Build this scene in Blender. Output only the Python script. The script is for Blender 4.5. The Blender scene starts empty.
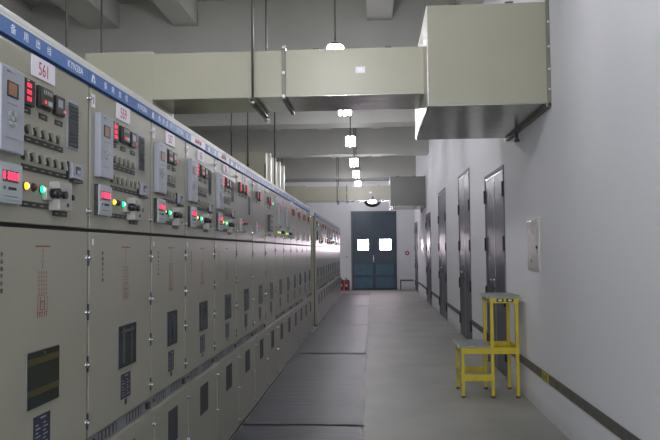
import bpy, bmesh, math, random
from mathutils import Matrix, Vector
random.seed(7)
PI = math.pi
sc = bpy.context.scene
COL = sc.collection

# ------------------------------------------------------------------ materials
MAT = {}
def mat(name, col, rough=0.5, metal=0.0, emit=None, es=0.0, spec=0.5, noise=None, bump=None, alpha=None, coat=0.0):
    """noise=(scale, amount) varies the paint; bump=(scale, strength, distance)"""
    m = bpy.data.materials.new(name); m.use_nodes = True
    nt = m.node_tree; b = nt.nodes['Principled BSDF']
    b.inputs['Base Color'].default_value = (*col, 1)
    b.inputs['Roughness'].default_value = rough
    b.inputs['Metallic'].default_value = metal
    b.inputs['Specular IOR Level'].default_value = spec
    b.inputs['Coat Weight'].default_value = coat
    if emit:
        b.inputs['Emission Color'].default_value = (*emit, 1)
        b.inputs['Emission Strength'].default_value = es
    tc = nt.nodes.new('ShaderNodeTexCoord')
    if noise:
        n = nt.nodes.new('ShaderNodeTexNoise'); n.inputs['Scale'].default_value = noise[0]
        n.inputs['Detail'].default_value = 6
        nt.links.new(tc.outputs['Object'], n.inputs['Vector'])
        r = nt.nodes.new('ShaderNodeValToRGB'); a = noise[1]
        r.color_ramp.elements[0].position = 0.3; r.color_ramp.elements[1].position = 0.7
        r.color_ramp.elements[0].color = (*[c*(1-a) for c in col], 1)
        r.color_ramp.elements[1].color = (*[min(1, c*(1+a)) for c in col], 1)
        nt.links.new(n.outputs['Fac'], r.inputs['Fac']); nt.links.new(r.outputs['Color'], b.inputs['Base Color'])
    if bump:
        n2 = nt.nodes.new('ShaderNodeTexNoise'); n2.inputs['Scale'].default_value = bump[0]
        n2.inputs['Detail'].default_value = 3
        nt.links.new(tc.outputs['Object'], n2.inputs['Vector'])
        bp = nt.nodes.new('ShaderNodeBump'); bp.inputs['Strength'].default_value = bump[1]; bp.inputs['Distance'].default_value = bump[2]
        nt.links.new(n2.outputs['Fac'], bp.inputs['Height']); nt.links.new(bp.outputs['Normal'], b.inputs['Normal'])
    MAT[name] = m
    return m

mat('cabinet_paint', (0.330, 0.322, 0.262), 0.29, spec=0.5, noise=(3, 0.03), bump=(160, 0.12, 0.002))
mat('cabinet_side', (0.36, 0.37, 0.27), 0.45, noise=(3, 0.03))
mat('cap_white', (0.68, 0.68, 0.66), 0.4)
mat('fascia_blue', (0.055, 0.155, 0.42), 0.35)
mat('fascia_pale', (0.70, 0.68, 0.74), 0.4)
mat('groove', (0.02, 0.02, 0.022), 0.5)
mat('relay_grey', (0.33, 0.35, 0.41), 0.4)
mat('controller_grey', (0.38, 0.43, 0.45), 0.4)
mat('black_plastic', (0.015, 0.015, 0.017), 0.35)
mat('dark_glass', (0.014, 0.022, 0.026), 0.15)
mat('handle_grey', (0.36, 0.36, 0.33), 0.4)
mat('vent_dark', (0.07, 0.075, 0.08), 0.5)
mat('switch_grey', (0.30, 0.30, 0.26), 0.35)
mat('switch_dark', (0.06, 0.06, 0.05), 0.4)
mat('white_plate', (0.78, 0.75, 0.84), 0.4)
mat('white_print', (0.75, 0.76, 0.8), 0.5)
mat('fascia_print', (0.8, 0.86, 0.95), 0.5)
mat('red_print', (0.42, 0.03, 0.07), 0.5)
mat('dark_red_print', (0.25, 0.07, 0.06), 0.5)
mat('black_print', (0.05, 0.05, 0.05), 0.5)
mat('nameplate_navy', (0.02, 0.022, 0.05), 0.35)
mat('led_red', (0.3, 0.0, 0.02), 0.4, emit=(1.0, 0.02, 0.06), es=1.2)
mat('led_bright', (0.6, 0.05, 0.1), 0.4, emit=(1.0, 0.03, 0.10), es=1.8)
mat('led_green', (0.0, 0.4, 0.2), 0.3, emit=(0.0, 0.95, 0.35), es=1.6)
mat('led_yellow', (0.5, 0.25, 0.0), 0.3, emit=(1.0, 0.48, 0.02), es=1.4)
mat('led_core_green', (0.5, 1, 0.8), 0.3, emit=(0.45, 1.0, 0.75), es=2.5)
mat('led_core_yellow', (1, 0.9, 0.4), 0.3, emit=(1.0, 0.8, 0.15), es=2.5)
mat('led_dark_red', (0.10, 0.005, 0.01), 0.3)
mat('screen_amber', (0.30, 0.16, 0.09), 0.3)
mat('chrome', (0.7, 0.7, 0.74), 0.2, metal=1.0)
mat('rail_grey', (0.20, 0.215, 0.23), 0.4, metal=0.2)
mat('rail_slot', (0.05, 0.055, 0.06), 0.5)
mat('interior_dark', (0.022, 0.025, 0.03), 0.5)
mat('interior_yellow', (0.065, 0.055, 0.012), 0.5)
mat('interior_grey', (0.06, 0.07, 0.075), 0.5)
mat('duct_paint', (0.40, 0.39, 0.305), 0.42, noise=(2.5, 0.03), bump=(3, 0.10, 0.02))
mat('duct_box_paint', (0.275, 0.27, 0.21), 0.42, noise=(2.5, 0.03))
mat('duct_dark', (0.165, 0.172, 0.158), 0.5, noise=(3, 0.05))
mat('duct_under', (0.46, 0.46, 0.42), 0.22, metal=0.75, noise=(5, 0.08), bump=(4, 0.22, 0.02))
mat('angle_iron', (0.16, 0.16, 0.14), 0.45, metal=0.4)
mat('rod_steel', (0.07, 0.07, 0.065), 0.5, metal=0.2)
mat('bare_edge', (0.65, 0.65, 0.62), 0.35, metal=0.3)
mat('steel_door', (0.060, 0.068, 0.085), 0.38, metal=0.2, spec=0.25, bump=(30, 0.05, 0.002))
mat('seam_steel', (0.28, 0.28, 0.30), 0.3, metal=0.5)
mat('steel_frame', (0.16, 0.16, 0.18), 0.6, metal=0.0, spec=0.25)
mat('hinge_dark', (0.015, 0.015, 0.028), 0.6, spec=0.2)
mat('door_blue', (0.035, 0.058, 0.088), 0.42, noise=(5, 0.1))
mat('door_panel_blue', (0.035, 0.105, 0.17), 0.4, noise=(9, 0.15))
mat('pane_lit', (0.9, 0.85, 1.0), 0.3, emit=(1.0, 0.86, 0.98), es=20.0)
mat('tube_lit', (0.9, 0.85, 1.0), 0.3, emit=(0.98, 0.965, 1.0), es=130.0)
mat('lamp_socket', (0.05, 0.045, 0.05), 0.4)
mat('dome_bulb', (0.9, 0.85, 1.0), 0.3, emit=(0.8, 0.65, 1.0), es=14.0)
mat('panel_box', (0.50, 0.49, 0.46), 0.35, metal=0.1)
mat('stool_yellow', (0.46, 0.355, 0.012), 0.4, noise=(12, 0.08))
mat('stool_pad', (0.22, 0.25, 0.25), 0.6, noise=(60, 0.25))
mat('rubber_foot', (0.02, 0.02, 0.02), 0.6)
mat('earth_strip', (0.125, 0.12, 0.112), 0.45, metal=0.3, noise=(8, 0.25))
mat('hazard_yellow', (0.55, 0.40, 0.02), 0.5)
mat('hazard_green', (0.03, 0.10, 0.04), 0.5)
mat('extinguisher_red', (0.33, 0.008, 0.012), 0.3)
mat('alarm_red', (0.45, 0.03, 0.06), 0.4)
mat('concrete_beam', (0.40, 0.40, 0.375), 0.8, noise=(1.2, 0.05), bump=(20, 0.15, 0.01))

def wall_material(name, col, dirt=True):
    m = bpy.data.materials.new(name); m.use_nodes = True; nt = m.node_tree; N = nt.nodes; L = nt.links
    b = N['Principled BSDF']; b.inputs['Roughness'].default_value = 0.75; b.inputs['Specular IOR Level'].default_value = 0.3
    g = N.new('ShaderNodeNewGeometry'); sep = N.new('ShaderNodeSeparateXYZ'); L.new(g.outputs['Position'], sep.inputs[0])
    n = N.new('ShaderNodeTexNoise'); n.inputs['Scale'].default_value = 3.5; n.inputs['Detail'].default_value = 8; L.new(g.outputs['Position'], n.inputs['Vector'])
    # scuffs and dried dirt splashed along the foot of the wall
    mr = N.new('ShaderNodeMapRange'); mr.inputs['From Min'].default_value = 0.0; mr.inputs['From Max'].default_value = 0.16
    mr.inputs['To Min'].default_value = 0.62; mr.inputs['To Max'].default_value = 0.0; L.new(sep.outputs['Z'], mr.inputs['Value'])
    mul = N.new('ShaderNodeMath'); mul.operation = 'MULTIPLY'; L.new(mr.outputs[0], mul.inputs[0]); L.new(n.outputs['Fac'], mul.inputs[1])
    n2 = N.new('ShaderNodeTexNoise'); n2.inputs['Scale'].default_value = 0.6; n2.inputs['Detail'].default_value = 4; L.new(g.outputs['Position'], n2.inputs['Vector'])
    base = N.new('ShaderNodeMixRGB'); base.inputs['Color1'].default_value = (*[c*0.96 for c in col], 1); base.inputs['Color2'].default_value = (*col, 1); L.new(n2.outputs['Fac'], base.inputs['Fac'])
    mix = N.new('ShaderNodeMixRGB'); mix.inputs['Color2'].default_value = (0.20, 0.18, 0.14, 1)
    L.new(base.outputs[0], mix.inputs['Color1']); L.new(mul.outputs[0], mix.inputs['Fac']); L.new(mix.outputs[0], b.inputs['Base Color'])
    n3 = N.new('ShaderNodeTexNoise'); n3.inputs['Scale'].default_value = 9; L.new(g.outputs['Position'], n3.inputs['Vector'])
    bp = N.new('ShaderNodeBump'); bp.inputs['Strength'].default_value = 0.12; bp.inputs['Distance'].default_value = 0.01
    L.new(n3.outputs['Fac'], bp.inputs['Height']); L.new(bp.outputs['Normal'], b.inputs['Normal'])
    MAT[name] = m
wall_material('wall_white', (0.745, 0.752, 0.795))
wall_material('wall_grey', (0.45, 0.445, 0.42))

def floor_material():
    m = bpy.data.materials.new('concrete_floor'); m.use_nodes = True; nt = m.node_tree; N = nt.nodes; L = nt.links
    b = N['Principled BSDF']; b.inputs['Specular IOR Level'].default_value = 0.4
    g = N.new('ShaderNodeNewGeometry')
    a = N.new('ShaderNodeTexNoise'); a.inputs['Scale'].default_value = 1.3; a.inputs['Detail'].default_value = 8; L.new(g.outputs['Position'], a.inputs['Vector'])
    c = N.new('ShaderNodeTexNoise'); c.inputs['Scale'].default_value = 90; c.inputs['Detail'].default_value = 3; L.new(g.outputs['Position'], c.inputs['Vector'])
    r = N.new('ShaderNodeValToRGB'); r.color_ramp.elements[0].position = 0.3; r.color_ramp.elements[1].position = 0.72
    r.color_ramp.elements[0].color = (0.275, 0.278, 0.258, 1); r.color_ramp.elements[1].color = (0.40, 0.40, 0.37, 1); L.new(a.outputs['Fac'], r.inputs['Fac'])
    mx = N.new('ShaderNodeMixRGB'); mx.blend_type = 'OVERLAY'; mx.inputs['Fac'].default_value = 0.35
    L.new(r.outputs[0], mx.inputs['Color1']); L.new(c.outputs['Fac'], mx.inputs['Color2']); L.new(mx.outputs[0], b.inputs['Base Color'])
    rr = N.new('ShaderNodeMapRange'); rr.inputs['To Min'].default_value = 0.42; rr.inputs['To Max'].default_value = 0.62; L.new(a.outputs['Fac'], rr.inputs['Value']); L.new(rr.outputs[0], b.inputs['Roughness'])
    bp = N.new('ShaderNodeBump'); bp.inputs['Strength'].default_value = 0.15; bp.inputs['Distance'].default_value = 0.004
    L.new(c.outputs['Fac'], bp.inputs['Height']); L.new(bp.outputs['Normal'], b.inputs['Normal'])
    MAT['concrete_floor'] = m
floor_material()

def rubber_material():
    m = bpy.data.materials.new('rubber_mat'); m.use_nodes = True; nt = m.node_tree; N = nt.nodes; L = nt.links
    b = N['Principled BSDF']; b.inputs['Specular IOR Level'].default_value = 0.25
    g = N.new('ShaderNodeNewGeometry')
    mp = N.new('ShaderNodeMapping'); mp.inputs['Scale'].default_value = (1.0, 4.0, 1.0); L.new(g.outputs['Position'], mp.inputs['Vector'])
    a = N.new('ShaderNodeTexNoise'); a.inputs['Scale'].default_value = 2.2; a.inputs['Detail'].default_value = 10; a.inputs['Roughness'].default_value = 0.65; L.new(mp.outputs[0], a.inputs['Vector'])
    r = N.new('ShaderNodeValToRGB'); r.color_ramp.elements[0].position = 0.38; r.color_ramp.elements[1].position = 0.70
    r.color_ramp.elements[0].color = (0.022, 0.028, 0.038, 1); r.color_ramp.elements[1].color = (0.078, 0.084, 0.10, 1)
    L.new(a.outputs['Fac'], r.inputs['Fac']); L.new(r.outputs[0], b.inputs['Base Color'])
    rr = N.new('ShaderNodeMapRange'); rr.inputs['To Min'].default_value = 0.26; rr.inputs['To Max'].default_value = 0.60; L.new(a.outputs['Fac'], rr.inputs['Value']); L.new(rr.outputs[0], b.inputs['Roughness'])
    bp = N.new('ShaderNodeBump'); bp.inputs['Strength'].default_value = 0.5; bp.inputs['Distance'].default_value = 0.02
    L.new(a.outputs['Fac'], bp.inputs['Height']); L.new(bp.outputs['Normal'], b.inputs['Normal'])
    MAT['rubber_mat'] = m
rubber_material()

# ------------------------------------------------------------------ mesh helper
class MB:
    def __init__(s): s.bm = bmesh.new(); s.mats = []
    def mi(s, m):
        if m not in s.mats: s.mats.append(m)
        return s.mats.index(m)
    def _take(s, tmp, m, M=None):
        if M is not None: tmp.transform(M)
        i = s.mi(m); vm = {}
        for v in tmp.verts: vm[v] = s.bm.verts.new(v.co)
        for f in tmp.faces:
            try:
                nf = s.bm.faces.new([vm[v] for v in f.verts]); nf.material_index = i; nf.smooth = f.smooth
            except ValueError: pass
        tmp.free(); return s
    def box(s, x0, x1, y0, y1, z0, z1, m, bev=0.0, M=None):
        t = bmesh.new()
        bmesh.ops.create_cube(t, size=1)
        for v in t.verts:
            v.co = Vector(((x0+x1)/2 + v.co.x*(x1-x0), (y0+y1)/2 + v.co.y*(y1-y0), (z0+z1)/2 + v.co.z*(z1-z0)))
        if bev: bmesh.ops.bevel(t, geom=t.edges[:], offset=bev, segments=2, affect='EDGES', profile=0.6)
        return s._take(t, m, M)
    def cyl(s, p, q, r, m, n=12, r2=None):
        p, q = Vector(p), Vector(q); d = q-p
        t = bmesh.new()
        bmesh.ops.create_cone(t, cap_ends=True, segments=n, radius1=r, radius2=r if r2 is None else r2, depth=d.length)
        for f in t.faces: f.smooth = len(f.verts) == 4
        M = Matrix.Translation((p+q)/2) @ d.to_track_quat('Z', 'Y').to_matrix().to_4x4()
        return s._take(t, m, M)
    def lathe(s, prof, m, n=20, M=None):
        t = bmesh.new(); rings = []
        for r, z in prof: rings.append([t.verts.new((r*math.cos(2*PI*k/n), r*math.sin(2*PI*k/n), z)) for k in range(n)])
        for a, b in zip(rings, rings[1:]):
            for k in range(n):
                f = t.faces.new((a[k], a[(k+1) % n], b[(k+1) % n], b[k])); f.smooth = True
        for rg, rev in ((rings[0], True), (rings[-1], False)):
            t.faces.new(list(reversed(rg)) if rev else rg)
        return s._take(t, m, M)
    def poly(s, pts, m):
        vs = [s.bm.verts.new(p) for p in pts]; f = s.bm.faces.new(vs); f.material_index = s.mi(m); return s
    def text(s, string, m, M, size, cx=True, extrude=0.0004, squeeze=1.0):
        """lettering in the XY plane of M, centred"""
        cu = bpy.data.curves.new('t', 'FONT'); cu.body = string; cu.size = size; cu.extrude = extrude; cu.resolution_u = 2
        cu.align_x = 'CENTER' if cx else 'LEFT'; cu.align_y = 'CENTER'
        o = bpy.data.objects.new('t', cu); COL.objects.link(o)
        dg = bpy.context.evaluated_depsgraph_get(); me = bpy.data.meshes.new_from_object(o.evaluated_get(dg))
        t = bmesh.new(); t.from_mesh(me); t.transform(Matrix.Diagonal((squeeze, 1, 1, 1)))
        bpy.data.objects.remove(o); bpy.data.curves.remove(cu); bpy.data.meshes.remove(me)
        for f in t.faces: f.smooth = False
        return s._take(t, m, M)
    def mesh(s, name):
        me = bpy.data.meshes.new(name)
        s.bm.normal_update(); s.bm.to_mesh(me); s.bm.free()
        for k in s.mats: me.materials.append(MAT[k])
        return me

CACHE = {}
def put(name, mesh, parent=None, loc=(0, 0, 0), **props):
    """link mesh (MB, or (key, function) built once and shared) as one object"""
    if isinstance(mesh, tuple):
        key, fn = mesh
        if key not in CACHE: CACHE[key] = fn().mesh(name)
        me = CACHE[key]
    else: me = mesh.mesh(name)
    o = bpy.data.objects.new(name, me); COL.objects.link(o); o.location = loc
    if parent is not None: o.parent = parent
    for k, v in props.items(): o[k] = v
    return o
def thing(name, label, cat, loc=(0, 0, 0), group=None):
    o = bpy.data.objects.new(name, None); COL.objects.link(o); o.location = loc; o.empty_display_size = 0.1
    o['label'] = label; o['category'] = cat
    if group: o['group'] = group
    return o
def structure(name, mesh, loc=(0, 0, 0), parent=None):
    o = put(name, mesh, parent, loc)
    if parent is None: o['kind'] = 'structure'
    return o

# plane facing +X (reads along +Y) for the cabinet fronts; plane facing -Y for things facing the camera; plane facing -X for the right wall
def FX(x, y, z): return Matrix(((0, 0, 1, x), (1, 0, 0, y), (0, 1, 0, z), (0, 0, 0, 1)))
def FY(x, y, z): return Matrix(((1, 0, 0, x), (0, 0, -1, y), (0, 1, 0, z), (0, 0, 0, 1)))

# ------------------------------------------------------------------ room
XR = 1.56; XL = -5.3; YB = -7.0; YF = 27.3; ZC = 5.4
structure('floor', MB().box(XL-.2, XR+.3, YB-.2, YF+.3, -0.15, 0, 'concrete_floor'))
structure('ceiling', MB().box(XL-.2, XR+.3, YB-.2, YF+.3, ZC, ZC+.2, 'concrete_beam'))
structure('wall_left', MB().box(XL-.2, XL, YB, YF, 0, ZC, 'wall_grey'))

# right wall with five steel door openings
DOORS = [(8.39, 9.81, 2.57), (11.40, 12.87, 2.895), (15.25, 16.95, 2.925), (19.40, 21.05, 2.62), (25.40, 27.00, 2.60)]
w = MB(); y = YB
for y0, y1, zt in DOORS:
    w.box(XR, XR+.25, y, y0, 0, ZC, 'wall_white'); w.box(XR, XR+.25, y0, y1, zt, ZC, 'wall_white'); y = y1
w.box(XR, XR+.25, y, YF, 0, ZC, 'wall_white')
structure('wall_right', w)
# far wall with the entrance opening
DX0, DX1, DZ = -0.935, 0.85, 3.11
w = MB()
w.box(XL-.2, DX0, YF, YF+.25, 0, ZC, 'wall_white'); w.box(DX1, XR+.25, YF, YF+.25, 0, ZC, 'wall_white'); w.box(DX0, DX1, YF, YF+.25, DZ, ZC, 'wall_white')
structure('wall_far', w)
# back wall; its two tall windows are unseen, added for fill light
BW = [(-4.6, -2.2), (-1.0, 1.2)]; BZ0, BZ1 = 1.0, 4.0
w = MB(); x = XL-.2
for a, b in BW:
    w.box(x, a, YB-.25, YB, 0, ZC, 'wall_white'); w.box(a, b, YB-.25, YB, 0, BZ0, 'wall_white'); w.box(a, b, YB-.25, YB, BZ1, ZC, 'wall_white'); x = b
w.box(x, XR+.25, YB-.25, YB, 0, ZC, 'wall_white')
structure('wall_back', w)

# ceiling beams and ribs
BEAMS = [(-6.9, -6.4), (-.4, .1), (5.0, 5.5), (10.3, 10.85), (14.75, 15.35), (19.6, 20.1), (25.8, 27.3)]
for i, (a, b) in enumerate(BEAMS):
    structure('trim_%d' % (i+1), MB().box(XL, XR, a, b, 4.30, ZC, 'concrete_beam'))
n = len(BEAMS)
ribs = []
for j in range(1, len(BEAMS)-1):
    a = BEAMS[j][1]; b = BEAMS[j+1][0]
    xs = [(-4.40, -3.90), (-3.03, -2.67), (-0.08, 0.30)]
    if b > 11: xs.append((-1.60, -1.20))
    if b < 11: xs.append((1.25, 1.56))
    for x0, x1 in xs: ribs.append((x0, x1, a, b))
for x0, x1, a, b in ribs:
    n += 1; structure('trim_%d' % n, MB().box(x0, x1, a, b, 5.02, ZC, 'concrete_beam'))
for a in (10.3, 14.75, 19.6):
    n += 1; structure('trim_%d' % n, MB().box(XL, XL+.42, a-.05, a+.55, 0, 4.31, 'wall_grey'))

# ------------------------------------------------------------------ far entrance door
d = structure('door_1', MB().box(DX0, DX0+.05, YF-.03, YF+.12, 0, DZ, 'steel_frame', .004).box(DX1-.05, DX1, YF-.03, YF+.12, 0, DZ, 'door_blue', .004)
              .box(DX0, DX1, YF-.03, YF+.12, DZ-.05, DZ, 'steel_frame', .004).box(DX0, DX1, YF+.09, YF+.12, 0, DZ, 'groove'))
MID = (DX0+DX1)/2
for k, (a, b, wa, wb) in enumerate(((DX0+.05, MID-.006, -.66, -.255), (MID+.006, DX1-.05, .19, .63))):
    m = MB(); Y0, Y1 = YF+.0, YF+.055; z0, z1 = 1.575, 1.985
    m.box(a, wa, Y0, Y1, 1.03, DZ-.05, 'door_blue'); m.box(wb, b, Y0, Y1, 1.03, DZ-.05, 'door_blue')
    m.box(wa, wb, Y0, Y1, 1.03, z0, 'door_blue'); m.box(wa, wb, Y0, Y1, z1, DZ-.05, 'door_blue')
    m.box(a, b, Y0, Y1, 0.02, 1.03, 'door_blue')
    m.box(a, b, Y0-.012, Y0, 1.00, 1.06, 'door_blue', .003); m.box(a, b, Y0-.012, Y0, .52, .58, 'door_blue', .003); m.box(a, b, Y0-.012, Y0, .03, .08, 'door_blue', .003)
    leaf = put('door_leaf', m, d)
    for zz in (.09, .59):
        put('lower_panel', MB().box(a+.06, b-.06, Y0-.01, Y0+.001, zz, zz+.40, 'door_panel_blue', .004), leaf, label='blue pressed metal lower panel')
    put('window_pane', MB().box(wa, wb, YF+.02, YF+.03, z0, z1, 'pane_lit'), leaf, label='bright frosted glass pane')
    put('pane_frame', MB().box(wa-.03, wa, Y0-.008, Y0, z0-.03, z1+.03, 'door_blue').box(wb, wb+.03, Y0-.008, Y0, z0-.03, z1+.03, 'door_blue')
        .box(wa, wb, Y0-.008, Y0, z0-.03, z0, 'door_blue').box(wa, wb, Y0-.008, Y0, z1, z1+.03, 'door_blue'), leaf)
put('door_handle', MB().box(MID-.035, MID+.0, YF-.035, YF, 1.10, 1.36, 'panel_box', .004).cyl((MID-.017, YF-.06, 1.24), (MID-.11, YF-.06, 1.24), .010, 'chrome', 8).cyl((MID-.017, YF-.03, 1.24), (MID-.017, YF-.065, 1.24), .012, 'chrome', 8), d)

# ------------------------------------------------------------------ steel double doors in the right wall
def steel_door(num, y0, y1, zt):
    fx = XR-.012; f = MB()
    for a, b in ((y0, y0+.05), (y1-.05, y1)): f.box(fx, XR+.12, a, b, 0, zt, 'steel_frame', .004)
    f.box(fx, XR+.12, y0+.05, y1-.05, zt-.045, zt, 'steel_frame', .004)
    f.box(fx+.006, XR+.12, y0+.05, y1-.05, zt-.070, zt-.050, 'seam_steel', .002)
    f.box(XR+.10, XR+.12, y0, y1, 0, zt, 'hinge_dark')
    r = structure('door_%d' % num, f)
    mid = (y0+y1)/2
    for s, (a, b) in enumerate(((y0+.055, mid-.004), (mid+.004, y1-.055))):
        m = MB().box(XR-.004, XR+.04, a, b, .012, zt-.075, 'steel_door', .004)
        # cover strip over the joint of the two leaves
        if s == 1: m.box(XR-.009, XR-.004, a-.03, a+.012, .02, zt-.08, 'seam_steel', .002)
        lf = put('door_leaf', m, r)
        for zz in (.30, .95, 1.62, 2.28):
            yy = a-.03 if s == 0 else b+.03
            put('hinge', MB().box(XR-.026, XR-.010, yy-.034, yy+.034, zz-.09, zz+.09, 'hinge_dark', .003), lf)
        yy = mid + (-.06 if s == 0 else .06)
        put('door_handle', MB().box(XR-.016, XR-.004, yy-.02, yy+.02, 1.02, 1.20, 'steel_frame', .003).cyl((XR-.004, yy, 1.16), (XR-.05, yy, 1.16), .012, 'chrome', 10).cyl((XR-.05, yy, 1.16), (XR-.065, yy, 1.16), .024, 'chrome', 12)
            .cyl((XR-.004, yy, 1.05), (XR-.025, yy, 1.05), .013, 'hinge_dark', 10), lf)
for k, (a, b, z) in enumerate(DOORS): steel_door(k+2, a, b, z)

# earthing strip along the right wall, broken by the doors, and round the far corner
n = 60
segs = []; y = -1.0
for a, b, z in DOORS: segs.append((y, a-.01)); y = b+.01
for a, b in segs:
    n += 1; m = MB().box(XR-.012, XR-.004, a, b, .335, .418, 'earth_strip', .002)
    q = a+.3
    while q < b: m.box(XR-.006, XR, q-.02, q+.02, .35, .40, 'earth_strip').cyl((XR-.012, q, .377), (XR-.018, q, .377), .009, 'earth_strip', 6); q += .9
    structure('trim_%d' % n, m)
for x0, x1, up in ((DX1+.12, 1.50, DX1+.14), (-1.35, DX0-.08, DX0-.10)):
    n += 1; structure('trim_%d' % n, MB().box(x0, x1, YF-.012, YF-.004, .34, .40, 'earth_strip', .002).box(up-.025, up+.025, YF-.014, YF-.003, 0.0, .34, 'earth_strip', .002))
for k in range(3):
    y0 = 6.40+k*.09
    s = put('warning_stripe', MB().box(XR-.0145, XR-.0122, y0, y0+.05, .337, .416, 'hazard_yellow').box(XR-.0143, XR-.0122, y0+.05, y0+.088, .337, .416, 'hazard_green'))
    s['label'] = ['nearest yellow and green stripe on the grey earthing strip', 'middle yellow and green stripe of three on the grey earthing strip', 'yellow and green stripe on the earthing strip closest to the stool'][k]
    s['category'] = 'stripe'; s['group'] = 'yellow stripes on the earthing strip'

# wall boxes
def wall_box(y0, y1, z0, z1, label):
    t = thing('electrical_box', label, 'electrical box', (XR, (y0+y1)/2, z0), 'wall boxes')
    h = (y1-y0)/2; H = z1-z0
    put('box_body', MB().box(-.010, -.001, -h, h, 0, H, 'panel_box', .003), t)
    dd = put('box_door', MB().box(-.016, -.010, -h+.02, h-.02, .02, H-.02, 'panel_box', .004), t)
    put('lock', MB().cyl((-.016, -h+.07, H*.45), (-.028, -h+.07, H*.45), .014, 'black_plastic', 10), dd, label='small black lock')
    put('label_spot', MB().box(-.0175, -.016, .04, .08, H*.16, H*.22, 'black_print'), dd, label='small dark sticker')
wall_box(6.64, 7.15, 1.335, 1.85, 'grey metal box on the white wall nearest the yellow stool')
wall_box(22.2, 23.2, 1.36, 1.91, 'small pale metal box far along the white wall')

# ------------------------------------------------------------------ rubber mats
def rubber(y0, y1, xa, label):
    m = MB(); t = bmesh.new(); nx, ny = 6, int((y1-y0)/.08)
    P = []
    rnd = random.Random(int(y0*10))
    ph = [rnd.uniform(0, 6) for _ in range(4)]
    for i in range(nx+1):
        row = []
        for j in range(ny+1):
            u = i/nx; yy = y0+(y1-y0)*j/ny
            xe = xa - .0045*(yy-5) + .012*math.sin(yy*1.7+ph[0]) + .006*math.sin(yy*6+ph[1])
            xx = -1.19+(xe+1.19)*u
            zz = .012 + .0018*(math.sin(yy*9+ph[2]+u)+math.sin(yy*4.3+ph[3]-u*1.4)+1.9)*.6
            if y0 > 2: zz += .0085*max(0, 1-(yy-y0)/.12)
            row.append((t.verts.new((xx, yy, zz)), t.verts.new((xx, yy, zz-.008)), t.verts.new((xx, yy, zz))))
        P.append(row)
    for i in range(nx):
        for j in range(ny):
            a, b, c, d_ = P[i][j], P[i+1][j], P[i+1][j+1], P[i][j+1]
            f = t.faces.new((a[0], b[0], c[0], d_[0])); f.smooth = True
            t.faces.new((d_[1], c[1], b[1], a[1]))
    for j in range(ny):
        t.faces.new((P[nx][j][2], P[nx][j][1], P[nx][j+1][1], P[nx][j+1][2])); t.faces.new((P[0][j][1], P[0][j][2], P[0][j+1][2], P[0][j+1][1]))
    for i in range(nx):
        t.faces.new((P[i][2][2], P[i][2][1], P[i+1][2][1], P[i+1][2][2])); t.faces.new((P[i][ny][1], P[i][ny][2], P[i+1][ny][2], P[i+1][ny][1]))
    for f in t.faces: f.tag = f.smooth
    m._take(t, 'rubber_mat')
    gi = m.mi('groove')  # black sides paint in the shadow line where two mats meet
    for f in m.bm.faces:
        if not f.smooth: f.material_index = gi
    o = put('rubber_mat', m); o['label'] = label; o['category'] = 'mat'; o['group'] = 'dark rubber mats along the cabinets'
rubber(1.5, 6.14, -.125, 'dark rubber mat on the floor, the closest one, cut off by the photo edge')
rubber(6.142, 10.40, -.125, 'dark rubber mat on the floor running past the yellow stool, second from the camera')
rubber(10.402, 14.43, -.125, 'dark rubber mat on the floor ending at the gap in the cabinet row')
rubber(14.432, 19.2, -.11, 'shiny dark rubber mat on the floor just past the gap in the row')
rubber(19.202, 25.0, -.10, 'farthest dark rubber mat on the floor, ending before the blue door')

# ------------------------------------------------------------------ switchgear cabinets
CX = -1.22
def t_relay():
    m = MB().box(0, .03, 0, .148, 0, .282, 'relay_grey', .004)
    m.box(.03, .032, .035, .105, .182, .234, 'black_plastic').box(.032, .033, .041, .092, .187, .229, 'screen_amber')
    for k in range(8):
        a = 2*PI*k/8; m.cyl((.03, .07+.022*math.cos(a), .112+.022*math.sin(a)), (.0335, .07+.022*math.cos(a), .112+.022*math.sin(a)), .008, 'controller_grey' if k % 2 else 'switch_grey', 8)
    m.cyl((.03, .07, .112), (.0345, .07, .112), .009, 'controller_grey', 8)
    m.box(.03, .0312, .035, .05, .262, .268, 'fascia_blue').box(.03, .0312, .055, .085, .263, .267, 'switch_grey')
    for k in range(6): m.box(.03, .0312, .036+k*.011, .043+k*.011, .158, .162, 'switch_grey')
    for k in range(2): m.box(.03, .0312, .03+k*.045, .06+k*.045, .045, .05, 'switch_grey')
    return m
def t_controller():
    m = MB().box(0, .022, 0, .15, 0, .135, 'controller_grey', .004).box(.022, .024, .006, .144, .012, .122, 'controller_grey')
    m.box(.024, .0255, .02, .118, .070, .108, 'switch_dark')
    m.text('8 8888', 'led_bright', FX(.0258, .069, .089), .040, squeeze=.9)
    m.box(.024, .0262, .026, .036, .045, .055, 'hazard_green')
    for k in range(4): m.box(.024, .0262, .056+k*.013, .064+k*.013, .045, .054, 'black_plastic')
    m.box(.024, .0245, .03, .115, .022, .024, 'black_print')
    m.box(0, .018, 0, .004, 0, .135, 'black_plastic')
    return m
def t_meter_digits():
    m = MB().box(0, .018, 0, .088, 0, .094, 'black_plastic', .003)
    for k in range(3):
        z = .064-k*.024
        for q in range(3): m.box(.018, .0192, .030+q*.0105, .0390+q*.0105, z, z+.014, 'led_red')
    m.box(.018, .0192, .03, .045, .086, .088, 'white_print')
    return m
def t_meter_dial():
    m = MB().box(0, .014, 0, .098, 0, .080, 'black_plastic', .003).box(.014, .0228, .008, .090, .008, .072, 'switch_dark')
    for k in range(5): m.box(.0228, .0232, .018+k*.014, .024+k*.014, .052, .066, 'controller_grey')
    m.box(.0228, .0234, .014, .086, .036, .046, 'black_plastic')
    m.cyl((.0228, .03, .022), (.0245, .03, .022), .0065, 'led_red', 10)
    m.box(.0228, .0232, .05, .082, .014, .03, 'controller_grey')
    return m
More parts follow.
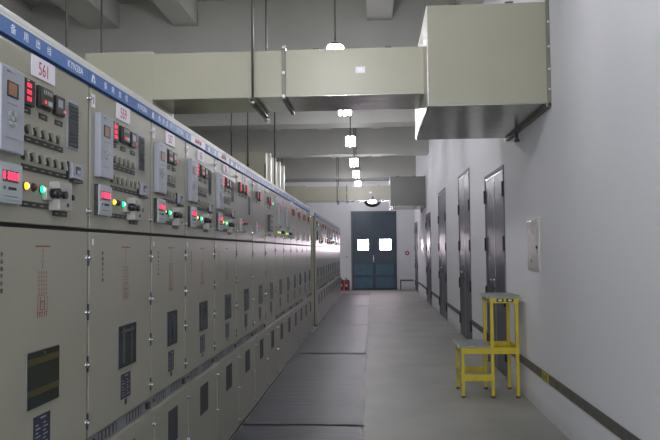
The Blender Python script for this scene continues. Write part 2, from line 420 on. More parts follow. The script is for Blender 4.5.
def t_meter_small():
    m = MB().box(0, .018, 0, .076, 0, .074, 'black_plastic', .003).box(.018, .0188, .010, .060, .010, .064, 'vent_dark')
    m.box(.0188, .0192, .014, .052, .03, .060, 'relay_grey').cyl((.018, .064, .02), (.0205, .064, .02), .005, 'led_red', 8)
    return m
def t_tag(w, n):
    def f():
        m = MB().box(0, .003, 0, w, -.002, .0185, 'black_plastic')
        for k in range(n):
            a = w*(k+.30)/n; b = w*(k+.70)/n; m.box(.003, .0034, a, b, .006, .010, 'switch_grey')
        return m
    return f
def t_switch():
    m = MB().cyl((0, 0, 0), (.005, 0, 0), .016, 'switch_dark', 12).cyl((.005, 0, 0), (.010, 0, 0), .010, 'switch_dark', 12)
    m.box(.008, .022, -.0055, .0055, -.020, .020, 'switch_grey', .002, Matrix.Rotation(math.radians(25), 4, 'X'))
    return m
def t_light(c, core):
    def f():
        m = MB().cyl((0, 0, 0), (.005, 0, 0),   .016, 'switch_dark', 14).lathe([(.014, .005), (.013, .009), (.009, .013), (.003, .015)], c, 14, Matrix.Rotation(PI/2, 4, 'Y'))
        if core: m.lathe([(.0075, .0135), (.005, .0155), (.002, .016)], core, 12, Matrix.Rotation(PI/2, 4, 'Y'))
        return m
    return f
def t_vent():
    m = MB().box(0, .004, 0, .105, 0, .195, 'relay_grey', .001).box(.004, .006, .009, .096, .009, .186, 'vent_dark')
    for k in range(11): m.box(.006, .009, .012, .093, .015+k*.0155, .0195+k*.0155, 'vent_dark')
    return m
def t_lock():
    m = MB().box(0, .02, 0, .10, 0, .062, 'relay_grey', .003).box(.02, .022, .030, .072, .020, .050, 'black_plastic').box(.022, .024, .036, .066, .022, .036, 'relay_grey')
    m.box(.0, .008, -.016, -.004, -.004, .066, 'black_plastic').box(.0, .02, .012, .10, -.014, -.004, 'black_plastic')
    m.box(.02, .0206, .012, .020, .012, .018, 'fascia_blue')
    return m
def t_handle():
    m = MB().box(0, .020, 0, .055, .035, .082, 'handle_grey', .003).box(0, .045, .05, .155, .0, .108, 'handle_grey', .004)
    m.box(.045, .0465, .090, .148, .052, .100, 'handle_grey').box(.0465, .0475, .098, .14, .078, .082, 'switch_grey').box(.0465, .0475, .098, .14, .064, .068, 'switch_grey')
    m.cyl((.02, .040, .062), (.050, .040, .062), .019, 'black_plastic', 12).cyl((.045, .080, .058), (.058, .080, .058), .015, 'black_plastic', 12)
    m.box(.038, .055, .03, .10, .054, .068, 'black_plastic', .002)
    m.cyl((.045, .118, .022), (.048, .118, .022), .008, 'nameplate_navy', 10)
    m.box(0, .030, .190, .212, .050, .070, 'black_plastic', .002, None).box(.030, .036, .186, .204, .046, .066, 'black_plastic', .002)
    return m
def t_nut():
    return MB().cyl((-.004, 0, 0), (.005, 0, 0), .012, 'chrome', 12).cyl((.005, 0, 0), (.018, 0, 0), .0075, 'chrome', 10)
def t_nut_catch():
    m = MB().cyl((-.004, 0, 0), (.005, 0, 0), .012, 'chrome', 12).cyl((.005, 0, 0), (.018, 0, 0), .0075, 'chrome', 10)
    m.box(-.003, .004, .012, .019, -.034, .034, 'nameplate_navy', .001)
    return m
def t_display():
    m = MB().box(0, .02, 0, .085, 0, .12, 'controller_grey', .003).box(.02, .022, .015, .07, .055, .105, 'black_plastic').box(.022, .0228, .026, .058, .068, .092, 'led_red').box(.02, .0212, .02, .065, .02, .03, 'switch_dark')
    return m
def t_square():
    m = MB().box(0, .03, 0, .22, 0, .19, 'black_plastic', .003).box(.03, .032, .02, .20, .03, .17, 'relay_grey').box(.032, .0325, .03, .19, .04, .06, 'vent_dark').cyl((.032, .11, .11), (.035, .11, .11), .03, 'vent_dark', 12)
    return m
def t_rocker():
    return MB().box(0, .014, 0, .10, 0, .02, 'black_plastic', .002).box(.014, .03, .06, .09, .004, .018, 'switch_dark', .002)

def plate_mesh(txt, lines):
    def f():
        m = MB().box(.001, .004, 0, .18, 0, .076, 'white_plate')
        if lines == 1: m.text(txt, 'red_print', FX(.0042, .092, .034), .070, squeeze=.80)
        else:
            for k, z in enumerate((.056, .036, .017)): m.text(txt, 'red_print', FX(.0042, .09, z), .020, squeeze=1.2)
        return m
    return f

def fascia(t, w, kind):
    o = put('name_fascia', (('fascia', round(w, 3), kind), lambda: MB().box(-.03, -.004, .0005, w-.0005, 2.287, 2.342, 'fascia_blue' if kind != 'pale' else 'fascia_blue')), t)
    def letters():
        m = MB()
        if kind == 'text':
            for k, ch in enumerate('备用出线'): m.text(ch, 'fascia_print', FX(-.0034, w*(.225+.108*k), 2.314), .036)
            m.text('KYN28A', 'fascia_print', FX(-.0034, w*.835, 2.314), .042, squeeze=.95)
            m.poly([(-.0034, w*.03, 2.298), (-.0034, w*.088, 2.298), (-.0034, w*.072, 2.328), (-.0034, w*.048, 2.334)], 'fascia_print')
            m.poly([(-.003, w*.05, 2.302), (-.003, w*.072, 2.302), (-.003, w*.064, 2.316), (-.003, w*.056, 2.316)], 'fascia_blue')
        else:
            m.text('高压进线柜', 'red_print', FX(-.002, w*.42, 2.315), .034)
            m.poly([(-.0034, w*.78, 2.298), (-.0034, w*.85, 2.298), (-.0034, w*.835, 2.328), (-.0034, w*.80, 2.334)], 'fascia_print')
            m.box(-.004, -.0032, w*.05, w*.07, 2.30, 2.33, 'fascia_print')
        return m
    put('lettering', (('letters', round(w, 3), kind), letters), o)
    if kind == 'pale': put('label_plate', (('lplate', round(w, 3)), lambda: MB().box(-.004, -.0025, w*.18, w*.66, 2.291, 2.340, 'white_plate')), o, label='white label plate')

def cabinet(y0, w, kind, label, num=None, detail=2, fkind='text', near=True, rail=True, lowwin=True, group='switchgear cabinets with the aisle in front', nplines=1):
    t = thing('switchgear_cabinet', label, 'cabinet', (CX, y0, 0), group)
    s = w/.805; K = round(w, 3)
    def body():
        m = MB().box(-1.45, -.045, 0.001, w-.001, 0.0, 2.285, 'cabinet_side')
        m.box(-.045, -.03, 0.001, w-.001, 0.0, 2.285, 'groove')
        m.box(-.3, -.002, .001, w-.001, 2.352, 2.372, 'cap_white', .002).box(-.3, -.03, .001, w-.001, 2.285, 2.352, 'cap_white')
        m.box(-.03, -.003, .001, w-.001, 2.342, 2.353, 'cap_white')
        return m
    put('cabinet_body', (('body', K), body), t)
    fascia(t, w, fkind)
    idoor = put('instrument_door', (('idoor', K), lambda: MB().box(-.03, 0, .009, w-.012, 1.656, 2.266, 'cabinet_paint', .003)), t)
    mdoor = put('breaker_door', (('mdoor', K), lambda: MB().box(-.03, 0, .009, w-.012, .768, 1.640, 'cabinet_paint', .003)), t)
    ldoor = put('cable_door', (('ldoor', K), lambda: MB().box(-.03, .020, .004, w-.008, .03, .700, 'cabinet_paint', .003).box(-.03, .004, .0, w, 0.0, .028, 'groove')), t)
    def S(name, key, fn, par, y, z, x=0.0): return put(name, (key, fn), par, (x, y, z))
    # strip under the breaker door
    def railf():
        m = MB().box(-.03, -.008, 0.0, w, .702, .766, 'rail_grey')
        for k in range(2):
            a = w*(.16+.42*k); m.box(-.008, -.006, a, a+w*.26, .712, .757, 'rail_slot')
            for q in range(5): m.box(-.006, -.004, a+w*.26*(q+.2)/5, a+w*.26*(q+.55)/5, .714, .755, 'rail_grey')
        m.cyl((-.008, w*.10, .737), (-.002, w*.10, .737), .009, 'black_plastic', 8).box(-.008, .006, w*.92, w*.97, .718, .752, 'black_plastic', .002)
        return m
    def railplain(): return MB().box(-.03, -.001, 0.0, w, .702, .766, 'cabinet_paint')
    put('slotted_rail', (('rail', K, rail), railf if rail else railplain), t)
    # thumb nuts
    if detail >= 1:
        for z in (2.214, 1.728): S('thumb_nut', 'nut', t_nut, idoor, w-.018, z)
        for z in ((1.53, 1.30, 1.08, .84) if near else (1.56, 1.08)): S('thumb_nut', 'nutc', t_nut_catch, mdoor, w-.018, z)
        for z in (.63, .365, .09): S('thumb_nut', 'nut', t_nut, ldoor, w-.018, z, .020)
    MO = -.032 if num == '561' else 0.0
    # breaker door
    def winf():
        a, b = .315*s, .555*s
        m = MB().box(0, .005, a-.003, b+.003, .999, 1.203, 'rail_grey', .001).box(.006, .0075, a, b, 1.002, 1.200, 'dark_glass', .0005)
        m.box(.0074, .0080, a, b, 1.155, 1.178, 'interior_yellow').box(.0074, .0080, a, b, 1.045, 1.068, 'interior_yellow')
        m.cyl((.0075, (a+b)/2, 1.188), (.010, (a+b)/2, 1.188), .006, 'interior_grey', 8)
        return m
    def winf2():
        a, b = .328*s, .56*s
        m = MB().box(0, .005, a-.003, b+.003, .997, 1.203, 'rail_grey', .001).box(.006, .0075, a, b, 1.0, 1.200, 'dark_glass', .0005)
        m.box(.0074, .0080, a+.05*s, a+.08*s, 1.02, 1.19, 'interior_grey').box(.0074, .0080, a+.16*s, a+.175*s, 1.01, 1.19, 'interior_grey').box(.0074, .0080, a+.03*s, b-.03*s, 1.165, 1.178, 'interior_grey')
        return m
    if kind in 'AN' and num == '561': put('viewing_window', (('win1', K), winf), mdoor, (0, MO, 0))
    elif kind == 'C0': pass
    else: put('viewing_window', (('win2', K), winf2), mdoor)
    def npf():
        a = .37*s; m = MB().box(0, .003, a, a+.125*s, .848, .966, 'nameplate_navy', .001)
        if detail >= 2:
            for r in range(6):
                for c in range(2): m.box(.003, .0034, a+.012+c*.058*s, a+.012+c*.058*s+(.020 if r % 2 else .036)*s, .862+r*.014, .8655+r*.014, 'controller_grey')
            m.box(.003, .0034, a+.05*s, a+.09*s, .952, .957, 'controller_grey')
        return m
    put('nameplate', (('np', K, detail), npf), mdoor, (0, MO, 0))
    put('key_slot', (('slot', K), lambda: MB().box(0, .004, .425*s, .445*s, .815, .842, 'black_plastic', .002)), mdoor, (0, MO, 0))
    if detail >= 2:
        def mimic():
            m = MB(); c = .43*s; P = 'dark_red_print'; q = .0012
            def ln(y0_, y1_, z0_, z1_): m.box(.0002, q, min(y0_, y1_), max(y0_, y1_), min(z0_, z1_), max(z0_, z1_), P)
            ln(c-.055, c+.055, 1.574, 1.580)
            for z in (1.555, 1.535, 1.515, 1.497): ln(c-.0012, c+.0012, z, z+.014)
            for dy in (-.028, -.009, .009, .028):
                for k in range(6): ln(c+dy-.0015, c+dy+.0015, 1.475-k*.015, 1.485-k*.015)
            for dy in (-.036, .036):
                for k in range(5): ln(c+dy-.0013, c+dy+.0013, 1.382-k*.011, 1.390-k*.011)
            ln(c-.036, c+.03, 1.396, 1.398)
            for dy in (-.014, .014): ln(c+dy-.0012, c+dy+.0012, 1.345, 1.392)
            ln(c-.02, c+.02, 1.343, 1.346)
            for a_ in range(10):
                th = math.radians(-50+a_*28); m.box(.0002, q, c+.016*math.cos(th)-.003, c+.016*math.cos(th)+.003, 1.362+.014*math.sin(th)-.002, 1.362+.014*math.sin(th)+.002, P)
            for k in range(5): ln(c-.038+k*.017, c-.035+k*.017, 1.318, 1.338)
            ln(c-.04, c+.036, 1.334, 1.336)
            return m
        put('mimic_diagram', ('mimic', K) and (('mimic', K), mimic), mdoor, (0, MO, 0), label='dark red printed circuit diagram')
        def vtext():
            m = MB()
            for k, ch in enumerate('柜前操作步骤'): m.text(ch, 'black_print', FX(.0006, .15*s, 1.548-k*.024), .017)
            m.box(.0002, .001, .035, .052, 1.585, 1.612, 'white_plate')
            return m
        put('printed_notice', (('vtext', K), vtext), mdoor, (0, MO, 0), label='small black vertical lettering')
    # cable door
    if lowwin:
        def lw():
            m = MB().box(.020, .023, .29*s, .51*s, .435, .632, 'vent_dark', .001)
            for k in range(10):
                m.box(.023, .0245, .295*s, .505*s, .444+k*.0185, .451+k*.0185, 'interior_dark')
            return m
        put('vent_window', (('lw', K), lw), ldoor)
    # instrument door contents
    if num: put('number_plate', (('plate', num, nplines), plate_mesh(num, nplines)), idoor, (0, .295*s, 2.190))
    if near: put('corner_tag', ('tag1', lambda: MB().box(0, .002, 0, .036, 0, .058, 'white_plate').text('1', 'black_print', FX(.0022, .018, .029), .045)), idoor, (0, .02, 2.185))
    def sets(k):  # x position scaled
        return k*s
    if kind in ('A', 'N'):
        S('protection_relay', 'relay', t_relay, idoor, sets(.050), 1.884)
        S('power_controller', 'ctrl', t_controller, idoor, sets(.055), 1.716)
        ms = [('mA', t_meter_digits, .208, 2.069), ('mB', t_meter_dial, .334, 2.082), ('mC', t_meter_small, .460, 2.080)]
        if kind == 'N': ms = [('mB', t_meter_dial, .29, 2.080), ('mC', t_meter_small, .43, 2.080)]
        for key, fn, yy, zz in ms:
            S('meter', key, fn, idoor, sets(yy), zz); S('meter_label', 'lab', t_tag(.062, 1), idoor, sets(yy)+.022, 2.046)
        if kind == 'A': S('vent_louver', 'vent', t_vent, idoor, sets(.585), 1.970)
        n5, n6 = (5, 6) if kind == 'A' else (4, 4)
        for k in range(n5): S('selector_switch', 'sw', t_switch, idoor, sets(.268)+k*.058, 1.988)
        S('label_strip', ('st', n5), t_tag(.058*n5+.01, n5), idoor, sets(.250), 1.946)
        for k in range(n6): S('selector_switch', 'sw', t_switch, idoor, sets(.245)+k*.060, 1.893)
        S('label_strip', ('st', n6), t_tag(.058*n6+.01, n6), idoor, sets(.235), 1.845)
        S('key_lock', 'lock', t_lock, idoor, sets(.60 if kind == 'A' else .56), 1.850)
        S('indicator_light', 'ly', t_light('led_yellow', 'led_core_yellow'), idoor, sets(.262), 1.787)
        S('indicator_light', 'lr', t_light('led_dark_red', None), idoor, sets(.320), 1.787)
        S('indicator_light', 'lg', t_light('led_green', 'led_core_green'), idoor, sets(.378), 1.785)
        S('breaker_switch', 'hn', t_handle, idoor, sets(.385), 1.712)
        S('label_strip', ('st', 4), t_tag(.235, 4), idoor, sets(.235), 1.716)
        S('label_strip', ('st2', 2), t_tag(.12, 2), idoor, sets(.47), 1.695)
    elif kind == 'B':
        for key, fn, yy, zz in (('mA', t_meter_digits, .10, 2.083), ('mB', t_meter_dial, .24, 2.094), ('mA', t_meter_digits, .40, 2.083)):
            S('meter', key, fn, idoor, sets(yy), zz); S('meter_label', 'lab', t_tag(.062, 1), idoor, sets(yy)+.016, 2.055)
        S('vent_louver', 'vent', t_vent, idoor, sets(.56), 1.90)
        S('display_panel', 'disp', t_display, idoor, sets(.16), 1.735); S('label_strip', ('st2', 2), t_tag(.12, 2), idoor, sets(.30), 1.73)
        S('rocker_switch', 'rock', t_rocker, idoor, sets(.33), 1.80)
    elif kind == 'C':
        for key, fn, yy, zz in (('mC', t_meter_small, .22, 2.098), ('mA', t_meter_digits, .36, 2.083)):
            S('meter', key, fn, idoor, sets(yy), zz); S('meter_label', 'lab', t_tag(.062, 1), idoor, sets(yy)+.016, 2.045)
        S('display_panel', 'disp', t_display, idoor, sets(.20), 1.735)
    elif kind == 'D':
        for key, fn, yy, zz in (('mC', t_meter_small, .18, 2.098), ('mA', t_meter_digits, .32, 2.083)):
            S('meter', key, fn, idoor, sets(yy), zz); S('meter_label', 'lab', t_tag(.062, 1), idoor, sets(yy)+.016, 2.045)
        S('indicator_light', 'lg', t_light('led_green', 'led_core_green'), idoor, sets(.56), 2.12)
        S('control_screen', 'sq', t_square, idoor, sets(.20), 1.78); S('label_strip', ('st', 4), t_tag(.235, 4), idoor, sets(.2), 1.73)
    elif kind == 'E':
        S('protection_relay', 'relay', t_relay, idoor, sets(.22), 1.876)
        S('meter', 'mA', t_meter_digits, idoor, sets(.44), 2.06); S('vent_louver', 'vent', t_vent, idoor, sets(.44), 1.845)
        for c, core, yy in (('led_yellow', 'led_core_yellow', .22), ('led_green', 'led_core_green', .38)):
            S('indicator_light', c, t_light(c, core), idoor, sets(yy), 1.79)
        S('breaker_switch', 'hn', t_handle, idoor, sets(.42), 1.735)
    elif kind == 'G':
        S('meter', 'mA', t_meter_digits, idoor, sets(.25), 2.083); S('meter', 'mC', t_meter_small, idoor, sets(.40), 2.09)
        S('display_panel', 'disp', t_display, idoor, sets(.22), 1.735); S('label_strip', ('st2', 2), t_tag(.12, 2), idoor, sets(.25), 1.86)
    return t

row = [
 (2.070, .805, 'A', 'beige switchgear cabinet with red number 561, nearest the camera', '561', 2, 'text', 1),
 (2.875, .825, 'A', 'beige switchgear cabinet with red number 559, beside cabinet 561', '559', 2, 'text', 1),
 (3.700, .686, 'N', 'narrow beige switchgear cabinet numbered 557 with only two black meters', '557', 2, 'text', 1),
 (4.386, .806, 'A', 'beige switchgear cabinet just past the narrow one, white label on its blue band', '主变\n进线', 2, 'pale', 2),
 (5.192, .828, 'A', 'beige switchgear cabinet, last of the near ones with a green lamp and grey relay', '主变\n进线', 2, 'pale', 2),
 (6.020, .815, 'B', 'beige switchgear cabinet with three black meters and a tall vent, no grey relay box', '553', 1, 'text', 1),
 (6.835, .785, 'C', 'beige switchgear cabinet with two meters, left of the one with a square screen', '552', 1, 'text', 1),
 (7.620, .783, 'D', 'beige switchgear cabinet with a square control screen and a green lamp up high', None, 1, 'text', 1),
 (8.403, .783, 'E', 'beige switchgear cabinet with a grey relay box, right behind the square screen one', None, 1, 'text', 1),
 (9.186, .783, 'E', 'second relay cabinet behind the one with the square screen, tall relay and lamps', None, 1, 'text', 1),
 (9.969, .783, 'G', 'beige switchgear cabinet just behind the pair with tall grey relays', None, 1, 'text', 1),
 (10.752, .783, 'C', 'beige switchgear cabinet third before the gap in the row', None, 1, 'text', 1),
 (11.535, .783, 'G', 'beige switchgear cabinet second before the gap in the row', None, 1, 'text', 1),
 (12.318, .783, 'C', 'beige switchgear cabinet right at the near side of the gap in the row', None, 1, 'text', 1)]
for k, (y0, w, kind, lab, num, det, fk, nl) in enumerate(row):
    if nl == 2: num2 = '555' if k == 3 else '554'
    else: num2 = num
    cabinet(y0, w, kind, lab, num2, det, fk, near=(k < 7), rail=(k not in (7, 12)), group='beige switchgear cabinets before the gap')
ordn = ['first', 'second', 'third', 'fourth', 'fifth', 'sixth', 'seventh', 'eighth', 'ninth', 'tenth', 'eleventh']
kinds2 = ['D', 'A', 'C', 'G', 'A', 'A', 'E', 'G', 'A', 'C', 'A', 'G']
for k in range(12):
    if k == 0: lab = 'beige switchgear cabinet at the start of the far row, its side showing in the gap'
    elif k == 11: lab = 'last beige switchgear cabinet of the far row, nearest the fire extinguishers'
    else: lab = '%s cabinet counted from the gap in the far row of beige switchgear' % ordn[k]
    cabinet(14.22+k*.825, .825, kinds2[k], lab, None, 0, 'text', near=False, rail=(k % 4 != 0), group='beige switchgear cabinets past the gap')

# ------------------------------------------------------------------ ventilation ducts
def duct(Y, label, boxmat):
    t = thing('ventilation_duct', label, 'duct', (0, Y, 2.5+(.07 if Y > 10 else 0)), 'overhead ventilation ducts'); z = -2.5
    # run across the aisle
    y0, y1 = .36+(6.22-Y if Y < 10 else 0), 1.08+(6.22-Y if Y < 10 else 0); zb, zt = 3.045+z, 3.50+z
    m = MB().box(-2.16, .492, y0, y1, zb+.004, zt, 'duct_paint').box(-2.16, .492, y0+.003, y1-.003, zb, zb+.004, 'duct_under')
    put('duct_run', m, t)
    dr = put('drop_box', MB().box(-2.84, -2.16, y0, y1, 2.42+z, zt+.03, 'duct_paint', .004), t)
    # terminal box against the right wall
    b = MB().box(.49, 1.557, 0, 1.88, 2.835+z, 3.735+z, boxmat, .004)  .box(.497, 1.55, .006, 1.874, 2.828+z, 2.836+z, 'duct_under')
    b.box(.484, .492, 0, 1.88, 2.828+z, 3.735+z, 'bare_edge', .002)
    bx = put('outlet_box', b, t)
    put('edge_flange', MB().box(1.530, 1.559, -.02, 0.0, 2.80+z, 3.75+z, 'angle_iron', .003).box(1.515, 1.559, -.02, 1.90, 2.795+z, 2.83+z, 'angle_iron', .003), bx)
    for zz in (2.95, 3.13, 3.33, 3.55): put('bolt', ('flbolt', lambda: MB().cyl((0, 0, 0), (0, -.010, 0), .009, 'bare_edge', 6)), bx, (1.545, -.02, zz+z))
    put('damper_lever', MB().box(1.505, 1.535, 1.27, 1.31, 2.70+z, 2.80+z, 'rubber_foot', .003, None).box(1.495, 1.545, 1.26, 1.32, 2.695+z, 2.715+z, 'rubber_foot', .003), bx, label='small black lever')
    for xx in (.72, 1.22): put('lifting_lug', ('lug', lambda: MB().box(-.035, .035, 0, .03, 0, .022, 'rod_steel', .002)), bx, (xx, .02, 3.735+z))
    # flanges round the run
    for xx in (-.86,):
        f = MB().box(xx-.018, xx+.018, y0-.03, y0, zb-.02, zt+.04, 'angle_iron', .002).box(xx-.018, xx+.018, y0-.03, y1+.03, zb-.03, zb, 'angle_iron', .002).box(xx-.018, xx+.018, y0-.03, y1+.03, zt, zt+.03, 'angle_iron', .002).box(xx-.018, xx+.018, y1, y1+.03, zb-.02, zt+.04, 'angle_iron', .002)
        fl = put('flange', f, t)
        for zz in (zb, (zb+zt)/2, zt+.02): put('bolt', ('fb', lambda: MB().cyl((0, 0, 0), (0, -.014, 0), .016, 'bare_edge', 6)), fl, (xx, y0-.03, zz))
    put('seam', MB().box(-1.215, -1.195, y0-.004, y0, zb, zt, 'duct_paint', .001), t)
    # trapeze hangers: two rods from the ceiling and an angle bar under the duct
    for xx in (-1.155, -3.0):
        h = put('hanger', MB().box(xx-.02, xx+.02, y0-.14, y1+.16, zb-.042, zb-.034, 'angle_iron').box(xx-.02, xx-.012, y0-.14, y1+.16, zb-.08, zb-.034, 'angle_iron').box(xx-.021, xx+.021, y1+.155, y1+.17, zb-.085, zb-.03, 'bare_edge'), t)  # pale end plate paints in the light on the bar tip
        for yy, tp in ((y0-.07, None), (y1+.08, None)):
            put('rod', MB().cyl((xx, yy, zb-.06), (xx, yy, ZC-2.5), .011, 'rod_steel', 8).cyl((xx, yy, zb-.055), (xx, yy, zb-.075), .022, 'bare_edge', 6), h)
    for xx in (-2.35, -.55, .15): put('clip', ('clip', lambda: MB().box(-.03, .03, 0, .03, 0, .014, 'rod_steel', .002)), t, (xx, y0+.01, zt))
    put('sticker', MB().box(-.165, -.075, y0-.003, y0, 3.26+z, 3.32+z, 'white_plate', .001).box(-.14, -.10, y0-.0036, y0-.003, 3.275+z, 3.305+z, 'fascia_print'), t, label='small white sticker')
    return t
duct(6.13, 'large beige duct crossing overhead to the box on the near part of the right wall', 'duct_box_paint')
duct(21.14, 'far duct crossing overhead above the blue door, ending in a dark grey box', 'duct_dark')
# duct running along above the cabinets behind
t = thing('ventilation_duct', 'olive duct box rising behind the top of the cabinet row, ribbed on its side', 'duct', (-2.45, 13.2, 2.3))
m = MB().box(-.40, .36, 0, 2.7, 0, 1.17, 'duct_paint', .005); put('duct_casing', m, t)
for k, yy in enumerate((.30, .95, 1.65, 2.3)):
    put('flange', MB().box(.36, .41, yy, yy+.10, 0, 1.19, 'bare_edge', .003).box(-.42, .41, yy, yy+.05, 1.17, 1.20, 'bare_edge', .003), t)
put('bracket', MB().box(.33, .365, -.012, 0, .25, .95, 'angle_iron', .002), t)
for xx in (-.30, .02):
    h = put('hanger_rod', MB().cyl((xx, -.06, .9), (xx, -.06, ZC-2.3), .013, 'rod_steel', 8).box(xx-.02, xx+.02, -.07, 0, .9, .94, 'rod_steel'), t)
put('hanger_rod', MB().cyl((.45, .6, 0.3), (.45, .6, ZC-2.3), .016, 'rod_steel', 8).box(.40, .46, .58, .62, .3, .34, 'rod_steel'), t)

# ------------------------------------------------------------------ pendant lamps
LZ = 3.70
def lamp_parts(t, ztop):
    put('rod', (('lrod', ztop), lambda: MB().cyl((0, 0, .16), (0, 0, ztop-LZ), .011, 'rod_steel', 8).cyl((0, 0, ztop-LZ-.03), (0, 0, ztop-LZ), .045, 'rod_steel', 12)), t)
    put('lamp_socket', ('sock', lambda: MB().lathe([(.014, .15), (.045, .14), (.070, .125), (.085, .105)], 'lamp_socket', 16)), t)
    for k in range(5):
        a = PI/2+k*PI*2/5
        put('lamp_tube', ('tube', lambda: MB().lathe([(.015, .105), (.017, .09), (.019, -.055), (.015, -.072), (.006, -.08)], 'tube_lit', 8)), t, (.078*math.cos(a), .078*math.sin(a), 0))
LY = [(-4.9, None), (-1.8, None), (1.3, None), (4.4, None), (7.5, 'glowing tube lamp just above the near duct'), (10.45, 'glowing tube lamp low behind the near duct'), (13.6, 'biggest fully seen glowing tube lamp on its black rod'),
      (16.9, 'glowing tube lamp directly under the biggest one in the photo'), (19.5, 'third fully seen glowing tube lamp going away'), (22.4, 'farthest glowing tube lamp touching the top of the far duct'), (25.3, 'tube lamp hidden behind the far duct near the blue door')]
for i, (yy, lab) in enumerate(LY):
    lab = lab or ['hanging tube lamp at the back of the room behind the camera', 'hanging tube lamp second behind the camera', 'hanging tube lamp above the camera', 'hanging tube lamp in front of the near duct above the frame'][i]
    t = thing('pendant_lamp', lab, 'lamp', (-.41-.008*max(0, yy-7.5), yy, LZ), 'tube lamps over the aisle')
    zt = ZC
    for a, b in BEAMS:
        if a <= yy <= b: zt = 4.30
    lamp_parts(t, zt)
# dome lamp fixed to the far duct
t = thing('dome_lamp', 'dark bowl lamp glowing violet under the far duct, above the blue door', 'lamp', (-.06, 21.16, 3.03), None)
put('lamp_shade', MB().lathe([(.05, -.155), (.16, -.12), (.235, -.06), (.26, .01), (.255, .02), (.05, .05)], 'lamp_socket', 24), t)
put('bulb', MB().lathe([(.02, -.075), (.11, -.06), (.16, -.02), (.16, .015), (.10, .05), (.02, .06)], 'dome_bulb', 16, Matrix.Translation((0, -.13, 0))), t)
put('mount', MB().cyl((0, 0, .03), (0, 0, .16), .02, 'rod_steel', 8).box(-.03, .03, -.02, .33, .15, .18, 'rod_steel', .003), t)

# ------------------------------------------------------------------ yellow two-step stool
t = thing('step_stool', 'yellow two step metal platform stool standing by the right wall', 'stool', (.89, 7.37, 0))
SX, TX, SD = .325, .60, .47; pw = .034
posts = [(0, 0, .465), (SX-pw/2, 0, 1.03), (TX-pw, 0, 1.03), (0, SD, .465), (SX-pw/2, SD, 1.03), (TX-pw, SD, 1.03)]
for x, y, h in posts:
    p = put('leg', (('leg', h), lambda: MB().box(0, pw, 0, pw, .018, h, 'stool_yellow', .002)), t, (x, y, 0))
    put('rubber_foot', ('foot', lambda: MB().box(-.002, pw+.002, -.002, pw+.002, 0, .02, 'rubber_foot', .002)), p)
def rail(name, x0, x1, y0, y1, z0, z1): put(name, MB().box(x0, x1, y0, y1, z0, z1, 'stool_yellow', .002), t)
th = .004
for yy in (-th, SD+pw): rail('apron', -th, TX+th, yy, yy+th, .455, .525)
for xx in (-th, TX): rail('apron', xx, xx+th, 0, SD+pw, .455, .525)
rail('cross_rail', SX, SX+th, 0, SD+pw, .455, .525)
rail('tray', SX+.004, TX, .0, SD+pw, .462, .470)
rail('cross_rail', -th, SX+pw/2, -th, 0, .175, .245); rail('cross_rail', -th, SX+pw/2, SD+pw, SD+pw+th, .175, .245)
rail('cross_rail', -th, 0, 0, SD+pw, .175, .245)
for yy in (-th, SD+pw): rail('apron', SX-pw/2-th, TX+th, yy, yy+th, .985, 1.045)
for xx in (SX-pw/2-th, TX): rail('apron', xx, xx+th, 0, SD+pw, .985, 1.045)
put('step_top', MB().box(-.025, SX-pw/2-.005, -.02, SD+pw+.02, .525, .545, 'stool_pad', .003).box(-.028, -.024, -.02, SD+pw+.02, .515, .548, 'bare_edge', .001), t, label='grey non-slip lower step')
put('platform_top', MB().box(SX-pw/2-.02, TX+.02, -.02, SD+pw+.02, 1.045, 1.065, 'stool_pad', .003).box(SX-pw/2-.024, SX-pw/2-.02, -.02, SD+pw+.02, 1.035, 1.067, 'bare_edge', .001), t, label='grey non-slip upper platform')
for xx in (.375, .475):
    h = put('hand_hole', MB().box(xx, xx+.075, -th-.004, -th, .998, 1.034, 'black_plastic', .0018), t, label='black rimmed hand grip')
    put('grip_insert', MB().box(xx+.02, xx+.055, -th-.006, -th-.004, 1.006, 1.026, 'panel_box' , .001), h)

# ------------------------------------------------------------------ extinguishers and alarm by the far door
def extinguisher(x, label):
    t = thing('fire_extinguisher', label, 'fire extinguisher', (x, YF-.16, 0), 'fire extinguishers by the blue door')
    put('cylinder', ('excyl', lambda: MB().lathe([(.075, 0), (.08, .012), (.08, .33), (.062, .375), (.024, .395), (.022, .41)], 'extinguisher_red', 20)), t)
    put('valve', ('exvalve', lambda: MB().cyl((0, 0, .405), (0, 0, .44), .02, 'black_plastic', 10).box(-.07, .03, -.01, .01, .44, .455, 'black_plastic', .002).box(-.07, .02, -.008, .008, .47, .482, 'black_plastic', .002)), t)
    put('hose', ('exhose', lambda: MB().cyl((.02, 0, .425), (.085, -.02, .36), .011, 'rubber_foot', 8).cyl((.085, -.02, .36), (.088, -.02, .12), .011, 'rubber_foot', 8)), t)
    put('label_sticker', ('exlab', lambda: MB().box(-.035, .035, -.0825, -.070, .15, .24, 'white_plate', .001)), t)
extinguisher(-1.33, 'red fire extinguisher beside the cabinets, left one of the pair')
extinguisher(-1.13, 'red fire extinguisher on the floor, right one of the pair, nearer the blue door')
t = thing('mounted_fire_alarm', 'small round red fire alarm on the white wall right of the blue door', 'alarm', (1.26, YF, 1.44))
put('housing', MB().cyl((0, 0, 0), (0, -.03, 0), .085, 'alarm_red', 20), t); put('button', MB().cyl((0, -.03, 0), (0, -.045, 0), .035, 'white_plate', 14), t)
o = put('wall_socket', MB().box(-1.16, -1.06, YF-.012, YF, 1.28, 1.34, 'panel_box', .003)); o['label'] = 'tiny grey socket on the far wall left of the blue door'; o['category'] = 'socket'

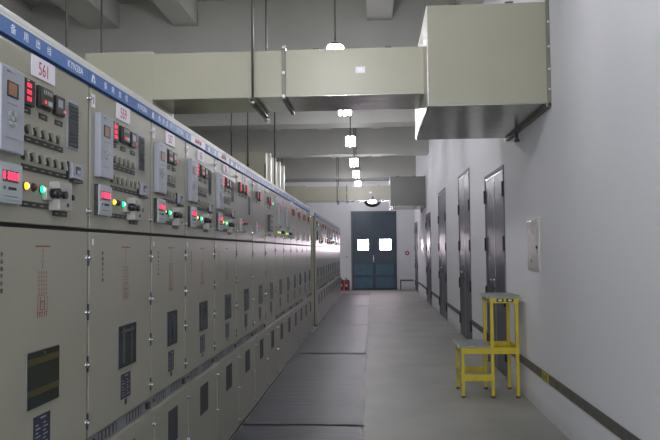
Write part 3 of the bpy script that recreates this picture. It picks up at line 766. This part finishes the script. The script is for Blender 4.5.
# ------------------------------------------------------------------ fill light through the added, unseen rear windows
def area(name, loc, rot, sx, sy, power, col):
    l = bpy.data.lights.new(name, 'AREA'); l.shape = 'RECTANGLE'; l.size = sx; l.size_y = sy; l.energy = power; l.color = col
    o = bpy.data.objects.new(name, l); COL.objects.link(o); o.location = loc; o.rotation_euler = rot
k = 0
for a, b in BW:
    k += 1
    f = MB()
    for xx in (a, (a+b)/2-.03, b-.06): f.box(xx, xx+.06, YB-.16, YB-.08, BZ0, BZ1, 'panel_box')
    for zz in (BZ0, (BZ0+BZ1)/2, BZ1-.06): f.box(a, b, YB-.155, YB-.085, zz, zz+.06, 'panel_box')
    structure('window_%d' % k, f)
    area('daylight_window', ((a+b)/2, YB-.24, (BZ0+BZ1)/2), (PI/2, 0, 0), b-a, BZ1-BZ0, 215, (0.93, 0.96, 1.0))

wd = bpy.data.worlds.new('World'); sc.world = wd; wd.use_nodes = True
wd.node_tree.nodes['Background'].inputs[0].default_value = (0.8, 0.88, 1, 1); wd.node_tree.nodes['Background'].inputs[1].default_value = 1.0

# ------------------------------------------------------------------ camera
f_px = 690.0; dx, dy = 375.0-330, 250.5-220; roll = math.radians(0.7)
yv = Vector((dx, -dy, f_px)).normalized()
u = Vector((-math.sin(roll), math.cos(roll), 0)); u = (u - yv*u.dot(yv)).normalized()
xv = yv.cross(u)
if xv.x < 0: xv = -xv
R = Vector((xv.x, yv.x, u.x)); U = Vector((xv.y, yv.y, u.y)); F = Vector((xv.z, yv.z, u.z))
cam = bpy.data.cameras.new('camera'); co = bpy.data.objects.new('camera', cam); COL.objects.link(co)
M = Matrix.Identity(4)
for i in range(3): M[i][0] = R[i]; M[i][1] = U[i]; M[i][2] = -F[i]
M[0][3], M[1][3], M[2][3] = 0, 0, 1.55
co.matrix_world = M
cam.sensor_width = 36; cam.lens = f_px*36/660; cam.clip_start = .05; cam.clip_end = 200
sc.camera = co
vs = sc.view_settings; vs.view_transform = 'Standard'; vs.look = 'None'; vs.gamma = 1; vs.use_curve_mapping = False
vs.exposure = 0.43
sc.cycles.use_denoising = True
sc.cycles.max_bounces = 8; sc.cycles.diffuse_bounces = 5; sc.cycles.caustics_reflective = True; sc.cycles.sample_clamp_indirect = 4.0
